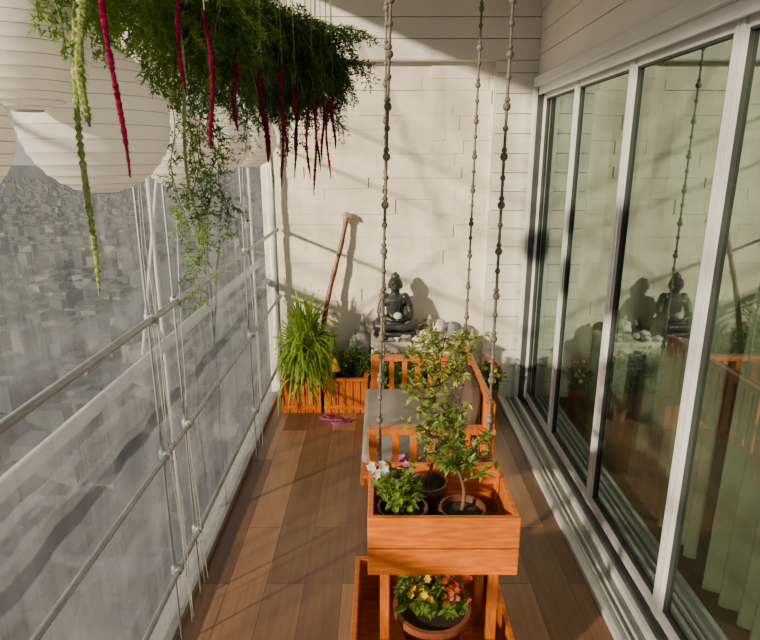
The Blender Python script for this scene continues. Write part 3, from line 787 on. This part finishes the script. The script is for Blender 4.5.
for i in range(620):
    az=rg.uniform(0,6.283); el=rg.uniform(0.1,1.5); L=rg.uniform(.18,.44)
    p=Vector((-0.535+rg.uniform(-.05,.05),4.08+rg.uniform(-.05,.05),0.27+rg.uniform(0,.28))); d=Vector((math.cos(az)*math.cos(el)*.8,math.sin(az)*math.cos(el)*0.7,math.sin(el)))
    side=d.cross(Vector((0,0,1))).normalized(); P=[p.copy()]; n=9
    for j in range(n):
        d=(d+Vector((0,0,-0.30*(1.6-el*.75)*(0.3+j/n)))).normalized(); p=p+d*L/n
        if p.y>WY-0.07: p.y=WY-0.07
        if p.x<-0.715: p.x=-0.715
        if p.x>-0.34: p.x=-0.34
        P.append(p.copy())
    w=rg.uniform(.010,.016); b.strip(P,[w*(0.5+1.0*math.sin(math.pi*min(1,(j/n)*.9+.1)) )*.8 if j<n else 0.001 for j in range(n+1)],side)
    for j in range(2,n):
        if rg.random()<.3: b.leaf(P[j],(P[j]-P[j-1]).normalized()+side*rg.uniform(-1,1),.04,.012)
b.build('blades',M['grass'],parent=e)
b=MB(); b.tube([(-0.535,4.08,0.25),(-0.535,4.08,0.50)],[0.05,0.02],10); b.build('crown',M['leaf_dark'],parent=e)
def small(c,rx,rz,label,mL='leaf',n=18,ls=0.045):
    e=top('leafy_plant',(c[0],c[1],c[2]),label,'plant')
    bush(c,rx,rz,n,12,ls,rnd,mL,e)
small((-0.25,4.14,0.235),0.09,0.22,'small leafy green plant in the slatted box','leaf',26)
small((-0.16,4.12,0.235),0.10,0.27,'small dark green plant in the slatted box','leaf_dark',26)
small((0.01,3.82,0.245),0.11,0.34,'bright leafy plant in the slatted box','leaf',34)
small((0.12,3.83,0.245),0.10,0.28,'low leafy plant in the slatted box','leaf_dark',28)
small((0.22,3.83,0.245),0.11,0.34,'leafy green plant in the slatted box','leaf',34)
b=MB(); b.box(-0.06,0.62,4.0,4.315,0,0.50); b.box(-0.065,0.625,3.985,4.32,0.50,0.535)
b.build('stone_ledge',M['stone_wall'],label='white masonry ledge carrying the statue and pebbles',cat='ledge',bevel=0.006)
for (x,y,h,m_) in ((0.38,3.90,0.44,'leaf_dark'),(0.56,3.88,0.46,'leaf')):
    e=top('potted_shrub',(x,y,0.0),'terracotta pot of bushy green foliage before the ledge','potted plant')
    pot((x,y,0.0),0.075,0.22,'terracotta',e)
    bush((x,y,0.19),0.115,h-0.1,36,13,0.045,rnd,m_,e)
ZL=0.535
protos=[]
for i in range(5):
    b=MB(); b.ell((i*2.3,0,0),(0.036,0.026,0.019),12,8,jit=0.75); b.v=[(p[0]-i*2.3,p[1],p[2]) for p in b.v]
    mz=min(p[2] for p in b.v); b.v=[(p[0],p[1],p[2]-mz) for p in b.v]
    me=b.build('pebble',M['white_stone'] if i<4 else M['grey_stone'],smooth=True,label='irregular white pebble on the ledge' if i<4 else 'irregular grey pebble on the ledge',cat='pebble',group='pebbles around the statue',origin=(0,0,0))
    protos.append(me)
i=0; pos=[]; tries=0
while len(pos)<60 and tries<6000:
    tries+=1
    x=rnd.uniform(-0.03,0.585); y=rnd.uniform(4.02,4.29); s=rnd.uniform(.6,1.45)
    if abs(x-0.11)<0.19 and abs(y-4.17)<0.145: continue
    if abs(y-4.22)<0.09 and (0.28<x<0.62 or x<-0.02): continue
    if any((x-a)**2+(y-c)**2<(0.027*(s+t))**2 for a,c,t in pos): continue
    pos.append((x,y,s))
    o=protos[i] if i<5 else protos[i%5].copy()
    if i>=5: COL.objects.link(o)
    o.location=(x,y,ZL); o.rotation_euler=(0,0,rnd.uniform(0,6)); o.scale=(s,s,s); i+=1
def rock(c,r,mat,label,sd):
    b=MB(); b.ell((c[0]+sd,c[1],c[2]),r,16,11,jit=0.7); b.v=[(p[0]-sd,p[1],max(p[2],c[2]-r[2]*.75)) for p in b.v]
    b.build('rock',M[mat],smooth=True,label=label,cat='rock')
rock((0.345,4.23,ZL+0.045),(0.05,0.045,0.058),'grey_stone','small grey rock beside the statue',1.3)
rock((0.44,4.22,ZL+0.045),(0.05,0.05,0.058),'white_stone','pale rock beside the statue',2.1)
rock((0.54,4.22,ZL+0.035),(0.045,0.04,0.045),'grey_stone','grey rock beside the statue',4.1)
rock((-0.13,4.24,0.235+0.17),(0.05,0.035,0.21),'grey_stone','upright grey rock in the planter by the ledge',3.7)
rock((-0.20,4.24,0.235+0.12),(0.04,0.035,0.15),'white_stone','upright pale rock in the planter by the ledge',5.7)

# statue
e=top('buddha_statue',(0.11,4.17,ZL),'black carved stone seated meditating figure statue','statue')
c=Vector((0.11,4.17,ZL))
b=MB()
SX=0.86
def E(x,y,z,rx,ry,rz,rot=None): b.ell(c+Vector((x*SX,y,z)),(rx*SX,ry,rz),20,14,rot=rot)
def T(pts,rr): b.tube([c+Vector((p[0]*SX,p[1],p[2])) for p in pts],rr,12)
E(0,0.02,0.095,0.13,0.10,0.05)
for s in (-1,1):
    T([(s*.06,.03,.10),(s*.12,-.02,.105),(s*.165,-.055,.095)],[.052,.048,.036])
    E(s*.155,-.055,.092,.034,.034,.030)
    T([(s*.155,-.06,.090),(s*.08,-.10,.088),(-s*.03,-.105,.094)],[.032,.028,.020])
    E(-s*.04,-.105,.100,.03,.018,.012)
    T([(s*.085,.02,.285),(s*.118,.012,.22),(s*.128,-.005,.165)],[.030,.028,.025])
    T([(s*.128,-.005,.165),(s*.09,-.06,.145),(s*.03,-.085,.14)],[.025,.021,.016])
    E(s*.02,-.088,.138,.026,.018,.010)
    E(s*.082,.02,.285,.035,.034,.032)
    E(s*.056,.012,.372,.008,.012,.026)
    E(s*.060,-.018,.255,.028,.012,.022)
T([(0,.03,.10),(0,.032,.17),(0,.028,.23),(0,.024,.28),(0,.022,.305)],[.072,.064,.070,.074,.045])
E(0,.02,.275,.085,.045,.032)
T([(0,.02,.29),(0,.015,.34)],[.034,.031])
E(0,.01,.383,.058,.050,.056); E(0,-.018,.36,.034,.024,.026)
E(0,.018,.437,.037,.030,.022); E(0,.018,.457,.016,.014,.012)
E(0,-.044,.376,.008,.010,.013); E(0,-.038,.356,.015,.007,.004)
for s in (-1,1): E(s*.020,-.036,.391,.013,.007,.004)
body=b.build('figure',M['black_stone'],parent=e,smooth=True)
md=body.modifiers.new('r','REMESH'); md.mode='VOXEL'; md.voxel_size=0.0045; md.use_smooth_shade=True
md=body.modifiers.new('s','SMOOTH'); md.factor=0.5; md.iterations=2
b=MB(); prof=[(0.001,0),(.155,0),(.16,.012),(.150,.024),(.153,.036),(.146,.05),(.001,.052)]
b.lathe(prof,(c.x,c.y,c.z),40); b.v=[(p[0],c.y+(p[1]-c.y)*.8,p[2]) for p in b.v]
b.build('base',M['black_stone'],parent=e,bevel=0.002)
b=MB(); b.ell(c+Vector((.015,-.115,.178)),(.030,.026,.026),14,9); b.build('white_stone_ball',M['white_petal'],parent=e,smooth=True,label='small white stone resting in the hands')

e=top('carved_staff',(-0.50,4.20,0.25),'dark brown wooden staff with carved tan head leaning on the wall','staff')
b=MB(); A=Vector((-0.50,4.19,0.25)); B=Vector((-0.243,4.300,1.365)); P=[];rr=[]
for i in range(31):
    t=i/30; P.append(A.lerp(B,t)+Vector((0.006*math.sin(t*9),0,0))); rr.append(0.016+0.002*math.sin(t*40)+0.004*(1-t))
b.tube(P,rr,12); b.build('shaft',M['brownwood'],parent=e,smooth=True)
b=MB()
b.tube([B+Vector((-0.006,0,-0.03)),B+Vector((0.0,0,0.0)),B+Vector((0.002,-.002,0.022)),B+Vector((0.004,-.004,0.035))],[0.018,0.024,0.024,0.013],12)
b.tube([B+Vector((-0.028,-.002,0.030)),B+Vector((0.0,-.003,0.032)),B+Vector((0.03,-.004,0.02)),B+Vector((0.052,-.005,-0.002))],[0.012,0.022,0.019,0.008],10)
b.build('head',M['tan'],parent=e,smooth=True)
ox,oy=-0.325,4.01
e=top('garden_ornament',(ox,oy,0.22),'small yellow bell shaped ornament on a stake','ornament')
b=MB(); b.lathe([(0.001,.130),(.014,.123),(.025,.10),(.031,.066),(.042,.045),(.043,.038),(.034,.042),(.001,.05)],(ox,oy,0.285),18); b.build('bell',M['yellow'],parent=e,smooth=True)
b=MB(); b.tube([(ox,oy,0.23),(ox,oy,0.34)],0.005,8); b.ell((ox,oy,0.422),(.008,.008,.010)); b.build('stake',M['brownwood'],parent=e,smooth=True)
def sandal(x,y,a,lab):
    e=top('flip_flop',(x,y,0),lab,'sandal','purple flip-flops on the floor')
    Rz=Matrix.Rotation(a,3,'Z'); b=MB(); n=20; prof=[]
    for i in range(n):
        t=2*math.pi*i/n; prof.append((0.030*math.cos(t)*(1+0.18*math.sin(t)),0.075*math.sin(t)))
    for z in (0.0,0.014):
        for p in prof:
            q=Rz@Vector((p[0],p[1],z)); b.v.append((q.x+x,q.y+y,q.z))
    for i in range(n): b.f.append((i,(i+1)%n,n+(i+1)%n,n+i)); b.m.append(0)
    b.f.append(tuple(range(n))[::-1]); b.m.append(0); b.f.append(tuple(range(n,2*n))); b.m.append(0)
    b.build('sole',M['purple'],parent=e)
    b=MB()
    for s in (-1,1):
        P=[Vector((0,.045,.014)),Vector((s*.012,.03,.03)),Vector((s*.027,.0,.03)),Vector((s*.028,-.02,.013))]
        b.tube([Rz@p+Vector((x,y,0)) for p in P],0.004,6)
    b.build('strap',M['purple'],parent=e,smooth=True)
sandal(-0.36,3.89,1.3,'purple flip-flop lying beside the planter')
sandal(-0.27,3.83,1.75,'purple flip-flop lying askew')
e=top('potted_flower',(0.80,4.05,0.0),'small terracotta pot of orange and yellow flowers by the pier','potted plant')
pot((0.80,4.05,0.0),0.065,0.18,'terracotta',e)
bush((0.80,4.05,0.15),0.10,0.24,34,12,0.045,rnd,'leaf_dark',e)
b=MB()
for i in range(9): fl_blob(b,Vector((0.79+rnd.uniform(-.06,.05),4.02+rnd.uniform(-.06,.06),0.40+rnd.uniform(-.05,.04))),0.018,0,rnd)
b.build('red_flower',M['red'],parent=e)
b=MB()
for i in range(14): fl_blob(b,Vector((0.80+rnd.uniform(-.06,.06),3.98+rnd.uniform(-.03,.06),0.34+rnd.uniform(-.09,.05))),0.018,0,rnd)
b.build('yellow_flower',M['yellow'],parent=e)

# ---------------------------------------------------------------- light
sun=bpy.data.lights.new('sun','SUN'); sun.energy=15.0; sun.angle=math.radians(2.2); sun.color=(1.0,0.81,0.56)
so=bpy.data.objects.new('sun',sun); COL.objects.link(so); so.location=(-4,-4,6)
d=Vector((1.12,1.0,-0.46)); so.rotation_euler=d.to_track_quat('-Z','Y').to_euler()
w=bpy.data.worlds.new('world'); SC.world=w; w.use_nodes=True
N=w.node_tree.nodes; L=w.node_tree.links
bg=N['Background']; bg.inputs['Strength'].default_value=0.70
tc=N.new('ShaderNodeTexCoord'); sp=N.new('ShaderNodeSeparateXYZ'); L.new(tc.outputs['Generated'],sp.inputs[0])
cr=N.new('ShaderNodeValToRGB'); e=cr.color_ramp.elements
e[0].position=0.0; e[0].color=(0.72,0.71,0.70,1); e[1].position=0.7; e[1].color=(0.50,0.58,0.72,1)
L.new(sp.outputs['Z'],cr.inputs['Fac']); L.new(cr.outputs['Color'],bg.inputs['Color'])

cd=bpy.data.cameras.new('camera'); co=bpy.data.objects.new('camera',cd); COL.objects.link(co)
cd.sensor_width=36; cd.lens=36*595/760; cd.clip_start=0.05; cd.clip_end=8000
co.location=(0,0,1.8); co.rotation_euler=(math.radians(90-15.4),0,0)
SC.camera=co
